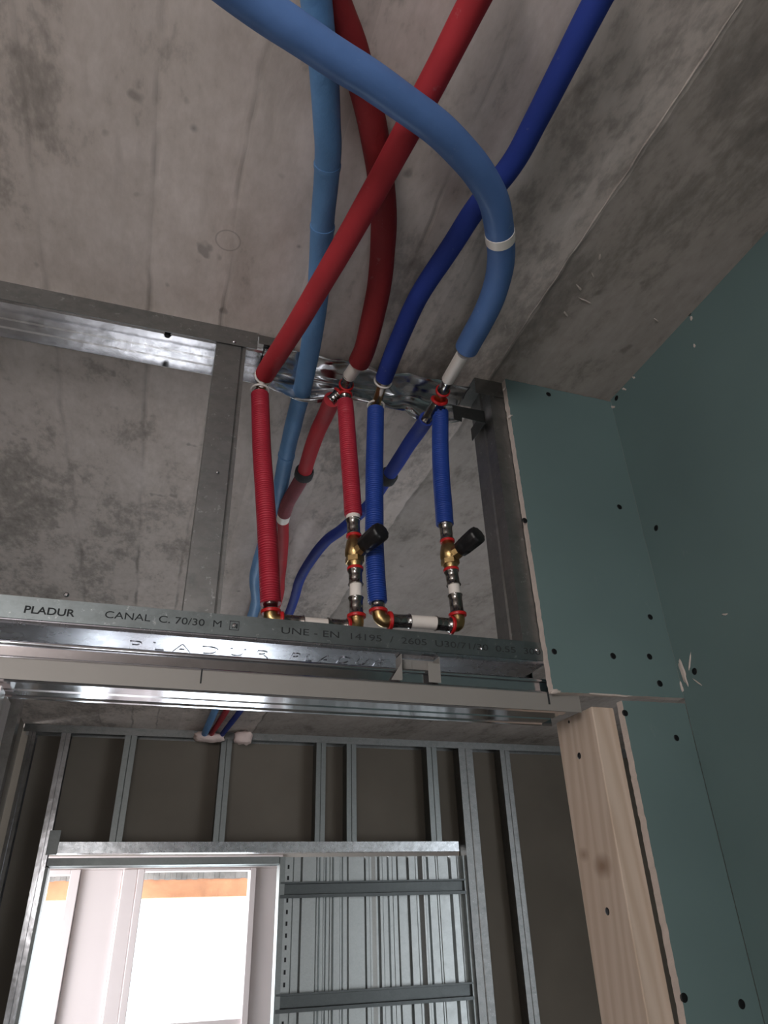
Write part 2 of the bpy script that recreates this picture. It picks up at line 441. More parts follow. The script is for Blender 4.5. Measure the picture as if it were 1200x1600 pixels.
# frame of the near room's high window in the back wall
nw = thing('window_2', None, None, (-.82, -1.2, 1.86)); nw['kind'] = 'structure'
f = MB()
for a, b in (((-1.18, -1.23, 1.86), (-1.14, -1.17, 2.38)), ((-.50, -1.23, 1.86), (-.46, -1.17, 2.38)), ((-1.14, -1.23, 1.86), (-.50, -1.17, 1.90)), ((-1.14, -1.23, 2.34), (-.50, -1.17, 2.38))): f.bevbox(a, b, .004)
f.build('window_frame', 'pvc', nw)
nw = thing('added_low_window', None, None, (-.17, -1.2, .5)); nw['kind'] = 'structure'  # unseen low window, added to hold the lamp for the track highlight
f = MB()
for a, b in (((-.36, -1.23, .5), (-.335, -1.17, 1.30)), ((-.005, -1.23, .5), (.02, -1.17, 1.30)), ((-.335, -1.23, .5), (-.005, -1.17, .53)), ((-.335, -1.23, 1.27), (-.005, -1.17, 1.30))): f.bevbox(a, b, .004)
f.build('window_frame', 'pvc', nw)

# ================================================================ NEAR PARTITION FRAME
# --- ceiling track (open channel, flanges hanging down)
tr = thing('ceiling_track', 'galvanised ceiling track crossing above the pipes, its cut flange crumpled behind them', 'metal track', (0, D, ZC))
x0, x1 = -1.6, .678; xc0, xc1 = at(402, 540, Y=D).x, at(742, 600, Y=D).x
g = .0008
mb = MB(); mb.sheet([(D, ZC-.032), (D, ZC-.001), (DR, ZC-.001)], fx, x0, xc0, g, n=30)
mb.build('front_flange', 'galv_dull', tr)
mb = MB(); mb.sheet([(D, ZC-.032), (D, ZC-.001), (DR, ZC-.001)], fx, xc1, x1, g)
mb.build('front_flange', 'galv_dull', tr)
# rear flange with a pressed ridge, left part
mb = MB()
mb.sheet([(D+.004, ZC-.002), (D+.028, ZC-.002), (D+.030, ZC-.0045), (D+.032, ZC-.002), (D+.035, ZC-.0045), (D+.037, ZC-.002), (DR-.002, ZC-.002), (DR, ZC-.004), (DR, ZC-.016), (DR-.002, ZC-.018), (DR, ZC-.020), (DR, ZC-.036)], fx, x0, xc0+.02, g)
mb.build('channel_web', 'galv_bright', tr)
# crumpled right part
def crumple(x, s):
    k = noise.noise(Vector((x*16, s*9, 4.2))); k2 = noise.noise(Vector((x*44, s*30, 1.7)))
    return k*.012+k2*.0022
mb = MB(); nx = 110; ns = 14; vs = []
for i in range(nx+1):
    x = xc0+.012+(xc1-xc0-.012)*i/nx
    lob = abs(math.sin((x-.10)*PI/.115))
    for j in range(ns+1):
        s_ = j/ns
        if s_ < .5: y = D+.014+(DR-D-.014)*s_/.5; z = ZC-.004
        else: y = DR - .010*(s_-.5)*2*math.sin(x*30); z = ZC-.004-(s_-.5)*2*(.030+.012*lob)
        c = crumple(x, s_)
        vs.append((x, y+c*(.9 if s_ >= .5 else .3), z-abs(c)*(.9 if s_ < .5 else .25)))
fs = [(i*(ns+1)+j, (i+1)*(ns+1)+j, (i+1)*(ns+1)+j+1, i*(ns+1)+j+1) for i in range(nx) for j in range(ns)]
mb.add(vs, fs, 0, True)
o = mb.build('crumpled_flange', 'galv_bright', tr)
sd = o.modifiers.new('thickness', 'SOLIDIFY'); sd.thickness = .0008
# cut tab folded outwards next to the stud
p = at(405, 527, Y=D-.004); q = at(440, 533, Y=D-.004)
mb = MB(); mb.sheet([(D-.001, ZC-.004), (D-.004, ZC-.006), (D-.010, ZC-.028)], fx, p.x, q.x+.02, g)
mb.build('folded_tab', 'galv_dull', tr)
# bolt that holds the track to the slab
b = at(262, 522, Z=.752)
MB().lathe(b+Vector((0, 0, .002)), (0, 0, -1), [(0, .0065), (.0015, .0065), (.002, .0045), (.006, .0045), (.0065, .0035)], 12).build('anchor_bolt', 'screw', tr)
s = at(366, 534, Y=D-.001)
MB().lathe(s, (0, -1, 0), [(0, .003), (.001, .003), (.0016, .0015)], 12).build('track_screw', 'rail', tr)

# --- studs of the near partition
def c_stud(xw, face, zb, zt, yA, yB, open_to=1, lip=.006):
    """C section: web at x=xw, flanges towards open_to"""
    a = xw; b_ = xw+open_to*face
    return [(b_, yA+lip), (b_, yA), (a, yA), (a, yA+(yB-yA)*.45), (a+open_to*.003, yA+(yB-yA)*.5), (a, yA+(yB-yA)*.55), (a, yB), (b_, yB), (b_, yB-lip)]
zs0, zs1 = R(.3056-.028), ZC-.003
st = thing('metal_stud', 'galvanised stud left of the red corrugated riser, between ceiling track and header channel', 'metal stud', (.036, D+.03, R(.28)), 'studs of the near partition')
mb = MB(); xl, xr = .0165, .0585
line = [(xr, D+.009), (xr, D+.0015), (xr-.004, D+.0015), (xr-.0055, D+.003), (xr-.007, D+.0015), (xl, D+.0015), (xl, DR-.002), (xr, DR-.002), (xr, DR-.009)]
mb.sheet(line, fz, zs0, zs1, -g, n=1); mb.build('stud_profile', 'galv_dull', st)
sc_ = at(340, 738, Y=D)
MB().lathe(sc_, (0, -1, 0), [(0, .0022), (.001, .002), (.0015, .001)], 10).build('rivet', 'rail', st)
st = thing('metal_stud', 'dark galvanised stud beside the rough edge of the green board', 'metal stud', (.45, D+.03, R(.28)), 'studs of the near partition')
mb = MB(); xl = at(815, 930, Y=D).x-.0065
line = [(xl+.042, D+.009), (xl+.042, D+.0015), (xl, D+.0015), (xl, D+.028), (xl-.002, D+.031), (xl-.002, D+.040), (xl, D+.043), (xl, DR-.002), (xl+.042, DR-.002), (xl+.042, DR-.009)]
mb.sheet(line, fz, zs0, zs1, g); mb.build('stud_profile', 'galv_dull', st)
# clipped end of the track folded over the stud's head
mb = MB(); a_ = at(753, 632, Y=D+.02); b_ = at(706, 655, Y=D+.05)
pa, pb = at(706, 634, Y=D+.012), at(758, 662, Y=D+.012)
zt_ = pb.z+.024
mb.prism([(pa.x, zt_), (pa.x+.001, pb.z-.004), (pa.x+.014, pb.z-.006), (pa.x+.015, pb.z+.003), (pb.x, pb.z), (pb.x, zt_)], fy, D+.010, D+.0112)
mb.box((pb.x-.0012, D+.010, pb.z), (pb.x, DR-.01, zt_))
mb.build('folded_plate', 'galv_dark', st)
st = thing('metal_stud', 'galvanised stud further left along the near partition', 'metal stud', (-.55, D+.03, R(.28)), 'studs of the near partition')
MB().sheet([(p+(-.57-xl), q) for p, q in line], fz, zs0, zs1, g).build('stud_profile', 'galv_dull', st)

# --- header channel with its printed flange
hc = thing('header_channel', 'galvanised channel with printed lettering, crossing above the doorway', 'metal channel', (0, D, R(.2765)))
zt, zb = R(.3065), R(.2768)
mb = MB(); XR = .4785
mb.sheet([(D, zt), (D, zb+.0045), (D-.0012, zb+.0035), (D-.0012, zb+.0022), (D, zb+.001), (D+.002, zb-.0005), (DR-.002, zb-.0005), (DR, zb+.001), (DR, zt)], fx, -1.6, XR, g, n=4)
mb.build('channel_profile', 'web', hc)
# duller, dirty outer face of the front flange is its own pressed strip
pf = MB().box((-1.6, D-.0012, zb+.0042), (XR, D-.0002, zt-.0004)).build('printed_flange', 'galv_print', hc)
def text(name, body, loc, size, parent, mat='ink', rot=(PI/2, 0, 0), ext=.00012, off=0, sx=1, sp=1.0):
    cu = bpy.data.curves.new(name, 'FONT'); cu.body = body; cu.size = size; cu.extrude = ext; cu.offset = off
    cu.space_character = sp
    ob = bpy.data.objects.new('t', cu); C.objects.link(ob)
    bpy.context.view_layer.update()
    me = bpy.data.meshes.new_from_object(ob.evaluated_get(bpy.context.evaluated_depsgraph_get()))
    bpy.data.objects.remove(ob)
    me.transform(Matrix.Diagonal((sx, 1, 1, 1)))
    me.materials.clear(); me.materials.append(M[mat])
    o = bpy.data.objects.new(name, me); C.objects.link(o)
    o.parent = parent
    o.matrix_parent_inverse = Matrix.Translation(-Vector(parent.location))
    o.location = loc; o.rotation_euler = rot
    return o, (max(v.co.x for v in me.vertices)-min(v.co.x for v in me.vertices))
zl = R(.2918)
def fit_text(body, xa, xb, size, z=zl, y=D-.0014, mat='ink', off=0):
    o, wd = text('printed_lettering', body, (xa, y, z), size, pf, mat, off=off)
    o.data.transform(Matrix.Diagonal(((xb-xa)/wd, 1, 1, 1)))
    return o
fit_text('PLADUR', -.146, -.096, .0115, zl-.004, off=.0002)
fit_text('CANAL  C. 70/30  M', at(163, 962, Y=D).x, at(345, 975, Y=D).x, .0115, zl-.002)
# letter N in a small printed box
xa = at(360, 975, Y=D).x
fit_text('N', xa+.0015, xa+.0075, .009, zl-.002)
mb = MB(); zz = zl-.004
for a, b in (((xa-.001, zz), (xa+.010, zz+.0006)), ((xa-.001, zz+.0104), (xa+.010, zz+.011)), ((xa-.001, zz), (xa-.0004, zz+.011)), ((xa+.0094, zz), (xa+.010, zz+.011))):
    mb.box((a[0], D-.0015, a[1]), (b[0], D-.0012, b[1]))
mb.build('printed_box', 'ink', pf)
fit_text('UNE - EN  14195  /  2605  U30/71/30  0.55  300', at(438, 985, Y=D).x, at(842, 1016, Y=D).x, .0115, zl-.003)
# raised lettering under the web
for body, u0, u1 in (('P L A D U R', 200, 420), ('P L A D U R', 455, 600)):
    a = at(u0, 1000, Y=D+.035).x; b = at(u1, 1010, Y=D+.035).x
    o, wd = text('embossed_lettering', body, (a, D+.056, zb-.0009), .040, hc, 'web', rot=(PI, 0, 0), ext=.0004, off=-.0004)
    o.data.transform(Matrix.Diagonal(((b-a)/wd, 1, 1, 1)))
for u, v in ((366, 978), (752, 962+52), (838, 1016), (104, 930)):
    s = at(u, v, Y=D)
    MB().lathe(s+Vector((0, -.001, 0)), (0, -1, 0), [(0, .003), (.0012, .0028), (.002, .0012)], 12).build('fixing_screw', 'rail', hc)
# hanger bracket between channel and rail
br = thing('spacer_bracket', 'small folded steel bracket hanging between header channel and door rail', 'bracket', (.305, D+.004, R(.262)))
bx0, bx1 = at(627, 1034, Y=D).x, at(687, 1040, Y=D).x; bz0, bz1 = R(.2445), R(.2765)
mb = MB()
mb.box((bx0, D+.018, bz0+.008), (bx1, D+.0188, bz1-.001))
mb.box((bx1-.030, D+.0172, bz0+.010), (bx1-.029, D+.020, bz1-.003))
mb.build('bracket_plate', 'primer', br)
mb = MB(); mb.prism([(bx0-.0005, bz1-.001), (bx0+.0005, bz1-.001), (bx0+.0005, bz0), (bx0-.0005, bz0)], fy, D-.001, D+.019)
mb.prism([(bx0-.014, bz0-.002), (bx0, bz1-.012), (bx0, bz0-.002)], fy, D-.0012, D-.0004); mb.build('bent_ear', 'primer', br)
mb = MB(); mb.box((bx1-.016, D-.0012, bz0-.002), (bx1, D-.0004, bz1-.010)); mb.box((bx1-.0008, D-.001, bz0), (bx1, D+.019, bz1-.001))
mb.build('bent_ear', 'primer', br)

# --- sliding door rail under the channel
rl = thing('door_rail', 'long steel rail box with pale face and ribbed shiny underside, head of the doorway', 'door rail', (0, D, R(.197)))
zt, zb = R(.2385), R(.2165)
mb = MB(); mb.sheet([(D, zb), (D, zt-.001), (D+.001, zt), (D+.010, zt+.0015), (D+.0110, zt+.0185), (D+.0116, zt+.0195)], fx, -1.0, .522, .0010)
mb.build('front_face', 'primer', rl)
mb = MB(); mb.sheet([(D+.0135, zt+.0085), (D+.018, zt+.0085), (DR+.004, zt+.0085), (DR+.004, zb)], fx, -1.0, .522, .0010)
mb.tube([(-1.0, D+.0075, zt+.0185), (.522, D+.0075, zt+.0185)], .0028, 10); mb.tube([(-1.0, D+.004, zt+.0016), (.522, D+.004, zt+.0016)], .0022, 10)
mb.box((-1.0, D+.0085, zt+.002), (.522, D+.0095, zt+.017))
mb.build('top_plate', 'rail', rl)
mb = MB()
prof = [(D+.001, zb), (D+.004, zb-.0015), (D+.010, zb-.0015), (D+.012, zb), (D+.034, zb), (D+.0355, zb+.003), (D+.040, zb+.003), (D+.0415, zb), (D+.062, zb), (D+.0635, zb-.0015), (D+.069, zb-.0015), (DR+.004, zb-.0005)]
mb.sheet(prof, fx, -1.0, .500, .0010); mb.build('ribbed_underside', 'rail', rl)
for u, v, k in ((314, 1057, .0011), (856, 1091, .0017)):
    p = at(u, v, Y=D)
    MB().box((p.x-k/2, D-.0014, p.z-.008), (p.x+k, D-.0009, p.z+.008)).build('pencil_mark', 'ink', rl)

# --- door jamb upright at the left end of the rail
jb = thing('jamb_post', 'pale upright at the left side of the doorway, edge of the photo', 'door jamb', (-.16, D+.03, 0))
mb = MB(); xj = at(14, 1110, Y=DR).x
mb.sheet([(xj-.05, D+.002), (xj, D+.002), (xj, D+.028), (xj-.004, D+.031), (xj-.004, D+.039), (xj, D+.042), (xj, DR), (xj-.05, DR)], fz, 0, R(.210), g)
mb.build('post_profile', 'pvc', jb)

# ================================================================ TIMBER AND BOARDS ON THE RIGHT
tp = thing('timber_post', 'pale knotty pine post lining the right side of the doorway', 'timber post', (.555, D+.045, 0))
mb = MB(); ztp = R(.2255)
mb.bevbox((.539, D+.0005, 0), (.5725, D+.0905, ztp), .0015); mb.build('post', 'wood', tp)
for u, v in ((905, 1181), (949, 1424), (889, 1128)):
    p = at(u, v, X=.539); r = .0042 if v != 1128 else .002
    MB().lathe(p+Vector((.0006, 0, 0)), (-1, 0, 0), [(0, r), (.0008, r), (.0012, r*.6)], 12).build('screw', 'screw', tp)

def jag(poly_edge, amp, n, seed):
    """points along a straight edge with a rough wobble"""
    (a, b) = poly_edge; a = Vector(a); b = Vector(b); d = (b-a); nrm = Vector((-d.y, d.x)).normalized(); out = []
    for i in range(n):
        t = i/n
        k = amp*(noise.noise(Vector((t*n*.35, seed, 0)))+.5*noise.noise(Vector((t*n*1.1, seed, 7))))
        out.append(tuple(a+d*t+nrm*k))
    return out
def board(name, corners, yf, th, parent, amps, seed):
    """plasterboard seen from the front: paper faces and gypsum edges"""
    poly = []
    for i in range(4):
        a, b = corners[i], corners[(i+1) % 4]
        poly += jag((a, b), amps[i], max(2, int((Vector(b)-Vector(a)).length/.004)), seed+i)
    mb = MB(); mb.prism(poly, fy, yf, yf+th, mi=0, side_mi=1)
    return mb.build(name, ['green', 'core'], parent)
def screws(parent, pts, plane):
    for u, v in pts:
        p = at(u, v, **plane); d = Vector((0, -1, 0)) if 'Y' in plane else Vector((-1, 0, 0))
        r = .0040+random.random()*.0008
        mb = MB(); mb.lathe(p-d*.0006, d, [(0, r*1.05), (.0007, r*.98), (.0012, r*.72), (.0009, r*.3)], 14)
        o = mb.build('screw', 'screw', parent)
def smear(parent, p, d, length, width, seed, mat='core', up=Vector((0, 0, 1)), ang=0.0):
    """torn paper or plaster smear lying on a board, irregular outline, low relief"""
    d = Vector(d); u = up.cross(d).normalized(); v = d.cross(u)
    ca, sa = math.cos(ang), math.sin(ang); n = 26; ring = []
    for i in range(n):
        a = 2*PI*i/n
        k = 1+.55*noise.noise(Vector((math.cos(a)*1.8, math.sin(a)*1.8, seed)))
        x, y = math.cos(a)*width*.5*k, math.sin(a)*length*.5*k
        ring.append((x*ca-y*sa, x*sa+y*ca))
    P = Vector(p); vs = [P+u*x+v*y for x, y in ring]+[P+u*x*.6+v*y*.6+d*.0012 for x, y in ring]
    fs = [(i, (i+1) % n, n+(i+1) % n, n+i) for i in range(n)]+[tuple(range(n, 2*n))]
    MB().add(vs, fs).build('plaster_smear', mat, parent)

for u, v, l, w_, a in ((937, 402, .012, .003, .5), (926, 430, .010, .002, .9), (905, 450, .015, .003, 1.0), (913, 469, .022, .0025, 1.4), (884, 491, .014, .003, 1.0), (790, 511, .010, .003, .7), (1025, 500, .012, .002, 1.2)):
    smear(bpy.data.objects['ceiling'], at(u, v, Z=.7549), (0, 0, -1), l, w_, u, up=Vector((0, 1, 0)), ang=a)
YB = D-.0125
ub = thing('upper_plasterboard', 'green moisture-resistant board with a rough pale edge, from ceiling down to doorway head', 'plasterboard', (.58, YB, R(.24)))
xL = .4775; zB = at(865, 1081, Y=YB).z; zB2 = at(1057, 1090, Y=YB).z
board('board', [(xL, zB), (.6782, zB2), (.6782, ZC-.003), (xL-.001, ZC-.001)], YB, .0120, ub, (.0008, .0, .0012, .0013), 3)
screws(ub, [(857, 616), (968, 792), (820, 813), (1016, 964), (866, 1018), (958, 1025), (1015, 1026), (1031, 1068)], dict(Y=YB))
for u, v, l, w_, a in ((797, 650, .012, .004, -1.0), (788, 607, .012, .004, -.6), (867, 1080, .006, .016, 0), (955, 1086, .003, .06, 0)):
    smear(ub, at(u, v, Y=YB-.0002), (0, -1, 0), l, w_, u, ang=a)
lb = thing('lower_plasterboard', 'narrow green board with pale edge running down beside the pine post', 'plasterboard', (.63, YB, .6))
board('board', [(.5775, 0), (.6775, 0), (.6775, at(1050, 1098, Y=YB).z), (.5775, at(965, 1094, Y=YB).z)], YB, .0120, lb, (.0, .0, .0005, .0012), 9)
screws(lb, [(977, 1114), (1057, 1153), (1069, 1559), (1159, 1569)], dict(Y=YB))
# scraps and screws on the long right wall board
wr = bpy.data.objects['wall_right']
XW = .678
screws(wr, [(963, 622), (1025, 825), (1085, 1049), (1077, 489)], dict(X=XW-.0002))
for u, v, l, w_, a in ((955, 636, .03, .006, .9), (975, 608, .016, .005, .8), (990, 590, .012, .004, .7), (1067, 1050, .050, .010, .1), (1064, 1075, .02, .012, 0), (1078, 1035, .03, .003, -.5), (1090, 1066, .022, .002, .8), (1080, 497, .01, .006, 0), (1085, 540, .008, .004, 0), (1132, 960, .012, .003, 1.3)):
    smear(wr, at(u, v, X=XW-.0002), (-1, 0, 0), l*.8, w_*.8, u, ang=a)

# ================================================================ PIPES
def pipe(name, label, pts, rad, mat, parent_cat='pipe', wob=.03, group=None, step=.006, seg=22):
    P = spline(pts, step)
    t = thing(name, label, parent_cat, P[0], group)
    sd_ = random.random()*50
    def rr(tt, a, p):
        return rad*(1+wob*noise.noise(Vector((p.x*22+sd_, p.y*22, p.z*22+a*.4))))
    MB().tube(P, rr, seg).build('insulation', mat, t)
    return t, P
def band(parent, pa, pb, rad, mat, name, th=.0012):
    MB().tube([Vector(pa), Vector(pb)], rad+th, 22).build(name, mat, parent)
def corr(name, label, pts, rad, mat, group=None, pitch=.0034, depth=.0014, inner=None):
    P = spline(pts, pitch/6); L = sum((P[i+1]-P[i]).length for i in range(len(P)-1)); t = thing(name, label, 'pipe', P[-1], group)
    N = len(P); rads = [rad+depth*(math.tanh(2.2*math.sin(2*PI*i/6)))-depth for i in range(N)]
    MB().tube(P, rads, 24).build('corrugated_sleeve', mat, t)
    return t, P
YP = .805
Q = lambda u, v, y=YP: at(u, v, Y=y)
Z = lambda u, v, z: at(u, v, Z=z)

# the five insulated lines that run over the ceiling
e1 = Z(414, 585, .690)
red1, P1 = pipe('insulated_pipe', 'bright red insulated pipe crossing diagonally, from leftmost fitting to top right', [Z(800, -110, .72), Z(742, 0, .720), Z(672, 136, .712), Z(598, 275, .700), Z(530, 395, .688), Z(466, 503, .684), Z(436, 550, .682), e1], .0142, 'red')
e2 = Z(561, 566, .702)
dred, P2 = pipe('insulated_pipe', 'dark red insulated pipe bending down to the second fitting from left', [Z(500, -60, .737), Z(528, 20, .737), Z(548, 70, .737), Z(572, 152, .735), Z(586, 217, .731), Z(597, 298, .731), Z(600, 352, .728), Z(594, 433, .722), Z(583, 492, .712), Z(571, 542, .702), e2], .0158, 'dark_red', wob=.07)
e3 = Z(600, 591, .700)
dblue, P3 = pipe('insulated_pipe', 'deep blue insulated pipe running straight to the top edge right of the bend', [Z(985, -85, .722), Z(934, 0, .722), Z(845, 173, .724), Z(801, 255, .724), Z(744, 325, .722), Z(709, 379, .718), Z(655, 462, .708), Z(622, 534, .702), e3], .0133, 'deep_blue')
e4 = Z(729, 544, .694)
arc, P4 = pipe('insulated_pipe', 'thick mid-blue insulated pipe sweeping in an arc in front of all others', [Z(310, -60, .650), Z(400, 8, .655), Z(460, 48, .657), Z(525, 92, .660), Z(580, 126, .663), Z(633, 163, .666), Z(683, 200, .668), Z(720, 236, .671), Z(748, 270, .674), Z(770, 310, .678), Z(779, 350, .681), Z(783, 400, .684), Z(777, 440, .687), Z(761, 484, .690), e4], .0168, 'light_blue', wob=.03)
# white tape round the arc
i = min(range(len(P4)), key=lambda k: (P4[k]-Z(780, 366, .682)).length)
MB().tube(P4[i-1:i+2], .0176, 24).build('white_tape', 'white_pipe', arc)
i2 = min(range(len(P4)), key=lambda k: (P4[k]-Z(765, 320, .679)).length)
sky, P5 = pipe('insulated_pipe', 'pale blue wrinkled pipe hanging straight down past the frame to the far room', [Z(485, -70, .712), Z(494, 0, .713), Z(506, 108, .715), Z(511, 190, .719), Z(512, 249, .723), Z(504, 352, .728), Z(497, 460, .728), Z(485, 542, .727), Z(474, 600, .727), Z(463, 645, .727), Z(451, 695, .727), Z(441, 745, .727), Z(432, 790, .727), Z(400, 895, .727), Z(397, 955, .727), Z(356, 1050, .728), Z(340, 1100, .730), at(318, 1150, Y=YF-.02)], .0145, 'sky_blue', wob=.06)
# raised folds of the foil on the pale pipe
for u, v, z in ((515, 262, .724), (505, 357, .728), (449, 712, .727)):
    c = Z(u, v, z); k = min(range(2, len(P5)-2), key=lambda k: (P5[k]-c).length)
    MB().tube(P5[k-1:k+1], .0153, 22).build('foil_fold', 'sky_blue', sky)

# branches running back from the two tees
rb, PB = pipe('insulated_pipe', 'red insulated branch slanting back from the second fitting to a dark collar', [Q(519, 624, .815), Z(508, 650, .705), Z(497, 673, .705), Z(485, 706, .705), Z(475, 740, .705)], .0132, 'red')
d_ = (PB[-1]-PB[-3]).normalized()
MB().lathe(PB[-1]-d_*.012, d_, [(0, .0150), (.004, .0175), (.018, .0175), (.022, .014)], 20).build('end_collar', 'collar', rb)
or_, PO = corr('branch_sleeve', 'dusty red corrugated sleeve behind the frame, between dark collar and white band', [PB[-1]+d_*.004, Z(463, 762, .705), Z(450, 785, .704), Z(444, 803, .704)], .0135, 'old_red')
band(or_, PO[-1], Z(442, 812, .704), .0120, 'white_pipe', 'white_band')
pipe('insulated_pipe', 'thin red pipe partly hidden behind the leftmost red riser, running to the far room', [Z(442, 810, .704), Z(442, 850, .706), Z(438, 900, .708), Z(428, 955, .712), Z(378, 1060, .722), Z(354, 1110, .730), at(328, 1150, Y=YF-.02)], .0120, 'red')
bb, PBb = pipe('insulated_pipe', 'deep blue insulated branch slanting back from the rightmost tee to a dark collar', [Q(667, 654, .820), Z(655, 672, .705), Z(640, 693, .705), Z(624, 718, .705), Z(606, 745, .705)], .0128, 'deep_blue')
d_ = (PBb[-1]-PBb[-3]).normalized()
MB().lathe(PBb[-1]-d_*.012, d_, [(0, .0145), (.004, .0172), (.020, .0172), (.026, .013)], 20).build('end_collar', 'collar', bb)
tl, PT = pipe('insulated_pipe', 'blue pipe bending down left behind the first valve towards the far room', [PBb[-1]+d_*.014, Z(580, 785, .705), Z(556, 808, .706), Z(533, 828, .707), Z(510, 845, .708), Z(488, 872, .710), Z(468, 907, .712), Z(453, 955, .716), Z(410, 1060, .725), Z(376, 1110, .730), at(345, 1150, Y=YF-.02)], .0118, 'deep_blue')

# corrugated risers
r1, C1 = corr('corrugated_riser', 'leftmost red corrugated riser', [Q(406, 616), Q(407, 640), Q(409, 700), Q(413, 760), Q(418, 840), Q(421, 900), Q(423, 944)], .0133, 'red_tube', 'corrugated risers')
r2, C2 = corr('corrugated_riser', 'short red corrugated riser ending above the first valve', [Q(539, 628), Q(541, 650), Q(545, 707), Q(549, 760), Q(552, 806)], .0128, 'red_tube', 'corrugated risers')
r3, C3 = corr('corrugated_riser', 'long blue corrugated riser behind the first valve handle, down to a brass elbow', [Q(587, 640), Q(586, 690), Q(585, 740), Q(585, 800), Q(585, 850), Q(587, 900), Q(590, 942)], .0133, 'blue_tube', 'corrugated risers')
r4, C4 = corr('corrugated_riser', 'short blue corrugated riser ending above the right valve', [Q(688, 644), Q(688, 700), Q(690, 750), Q(693, 790), Q(695, 820)], .0133, 'blue_tube', 'corrugated risers')

# ---------------------------------------------------------------- fittings
def sleeve(parent, a, b, r=.0092):
    a = Vector(a); b = Vector(b); L = (b-a).length
    MB().lathe(a, b-a, [(0, r*1.14), (.0012, r*1.16), (.0022, r*1.02), (L*.3, r), (L*.34, r*.97), (L*.4, r), (L*.66, r), (L*.7, r*.97), (L*.76, r), (L-.002, r*1.02), (L-.001, r*1.14), (L, r*1.12)], 22).build('press_sleeve', 'press', parent)
def ring(parent, c, d, r, th, mat, name):
    d = Vector(d).normalized()
    MB().lathe(Vector(c)-d*th/2, d, [(0, r*.92), (th*.15, r), (th*.35, r*.94), (th*.5, r*1.0), (th*.85, r), (th, r*.9)], 22).build(name, mat, parent)
def open_ring(parent, c, d, r, mat='white_ring', name='white_collar', gap=.8, tube=.0013, up=None):
    """open clip ring seen around the pipe"""
    d = Vector(d).normalized(); up = Vector(up) if up else Vector((0, 0, 1))
    u = d.cross(up).normalized(); v = d.cross(u); pts = []
    for i in range(25):
        a = gap + (2*PI-2*gap)*i/24
        pts.append(Vector(c)+(u*math.sin(a)+v*math.cos(a))*r)
    MB().tube(pts, tube, 8).build(name, mat, parent)

up = Vector((0, 0, 1))
# elbow fittings with white rings: lines 1 and 3
def elbow_top(label, top_pt, in_dir, riser_top, low):
    """in_dir: from the elbow towards the incoming pipe"""
    c = (Vector(top_pt)+Vector(riser_top))/2
    t = thing('elbow_fitting', label, 'pipe fitting', c, 'elbows on the ceiling lines')
    a = Vector(riser_top); b = Vector(top_pt)
    dn = (a-b).normalized()
    MB().tube(spline([a-Vector((0, 0, .004)), a+Vector((0, 0, .006)), c+Vector((0, 0, .002)), b], .002), .0072, 16).build('fitting_body', 'brass', t)
    sleeve(t, a-Vector((0, 0, .010)), a+Vector((0, 0, .006)), .0080)
    sleeve(t, b-in_dir*.004, b+in_dir*.012, .0080)
    vn = Vector((0, -.9, -.4)).normalized()
    for k, (pp, sgn) in enumerate(((a+Vector((0, -.002, .006)), 1), (b-in_dir*.004, -1))):
        n = 28; pts = []
        for i in range(n+1):
            an = (2*PI)*i/n
            ax_ = Vector((0, 0, 1)) if k == 0 else in_dir
            u = ax_.cross(Vector((0, 1, 0))).normalized() if k == 0 else ax_.cross(Vector((0, 0, 1))).normalized(); v = ax_.cross(u).normalized()
            pts.append(pp+(u*math.cos(an)+v*math.sin(an))*.0128)
        MB().tube(pts, .0016, 8).build('white_collar', 'white_ring', t)
    MB().tube([a+Vector((0, -.010, .006)), b-in_dir*.004+Vector((0, -.008, -.006))], .0040, 10).build('collar_bridge', 'white_ring', t)
    return t
d1 = (P1[-4]-P1[-1]).normalized()
elbow_top('elbow with two white rings above the leftmost red riser', e1-d1*.002, d1, C1[0], None)
d3 = (P3[-4]-P3[-1]).normalized()
elbow_top('elbow with two white rings above the long blue riser', e3-d3*.003, d3, C3[0], None)
# tees with red rings: lines 2 and 4
def tee(label, c, p_in, p_down, p_back):
    c = Vector(c); t = thing('tee_fitting', label, 'pipe fitting', c, 'tees on the ceiling lines')
    mb = MB()
    for p in (p_in, p_down, p_back):
        d = (Vector(p)-c).normalized(); mb.lathe(c-d*.004, d, [(0, .0075), (.014, .0075), (.0142, .006)], 16)
    mb.build('fitting_body', 'brass', t)
    for p in (p_in, p_down, p_back):
        d = (Vector(p)-c).normalized(); L = (Vector(p)-c).length
        ring(t, c+d*.0115, d, .0118, .0042, 'red_ring', 'red_collar')
        sleeve(t, c+d*.014, c+d*(max(.022, L+.004)), .0084)
    return t
w2a, w2b = Z(558, 570, .703), Z(545, 588, .706)
t2c = Z(539, 608, .709)
dd = (w2b-w2a).normalized()
band(dred, w2a-dd*.004, w2b, .0098, 'white_pipe', 'bare_pipe_end', 0)
tee('tee with red rings joining the dark red pipe, short riser and branch', t2c, w2b, C2[0], PB[0])
w4a, w4b = Z(724, 552, .695), Z(700, 593, .704)
band(arc, w4a, w4b, .0098, 'white_pipe', 'bare_pipe_end', 0)
t4c = Z(689, 617, .709)
tee('tee with red rings joining the white pipe end, short blue riser and branch', t4c, w4b, C4[0], PBb[0])

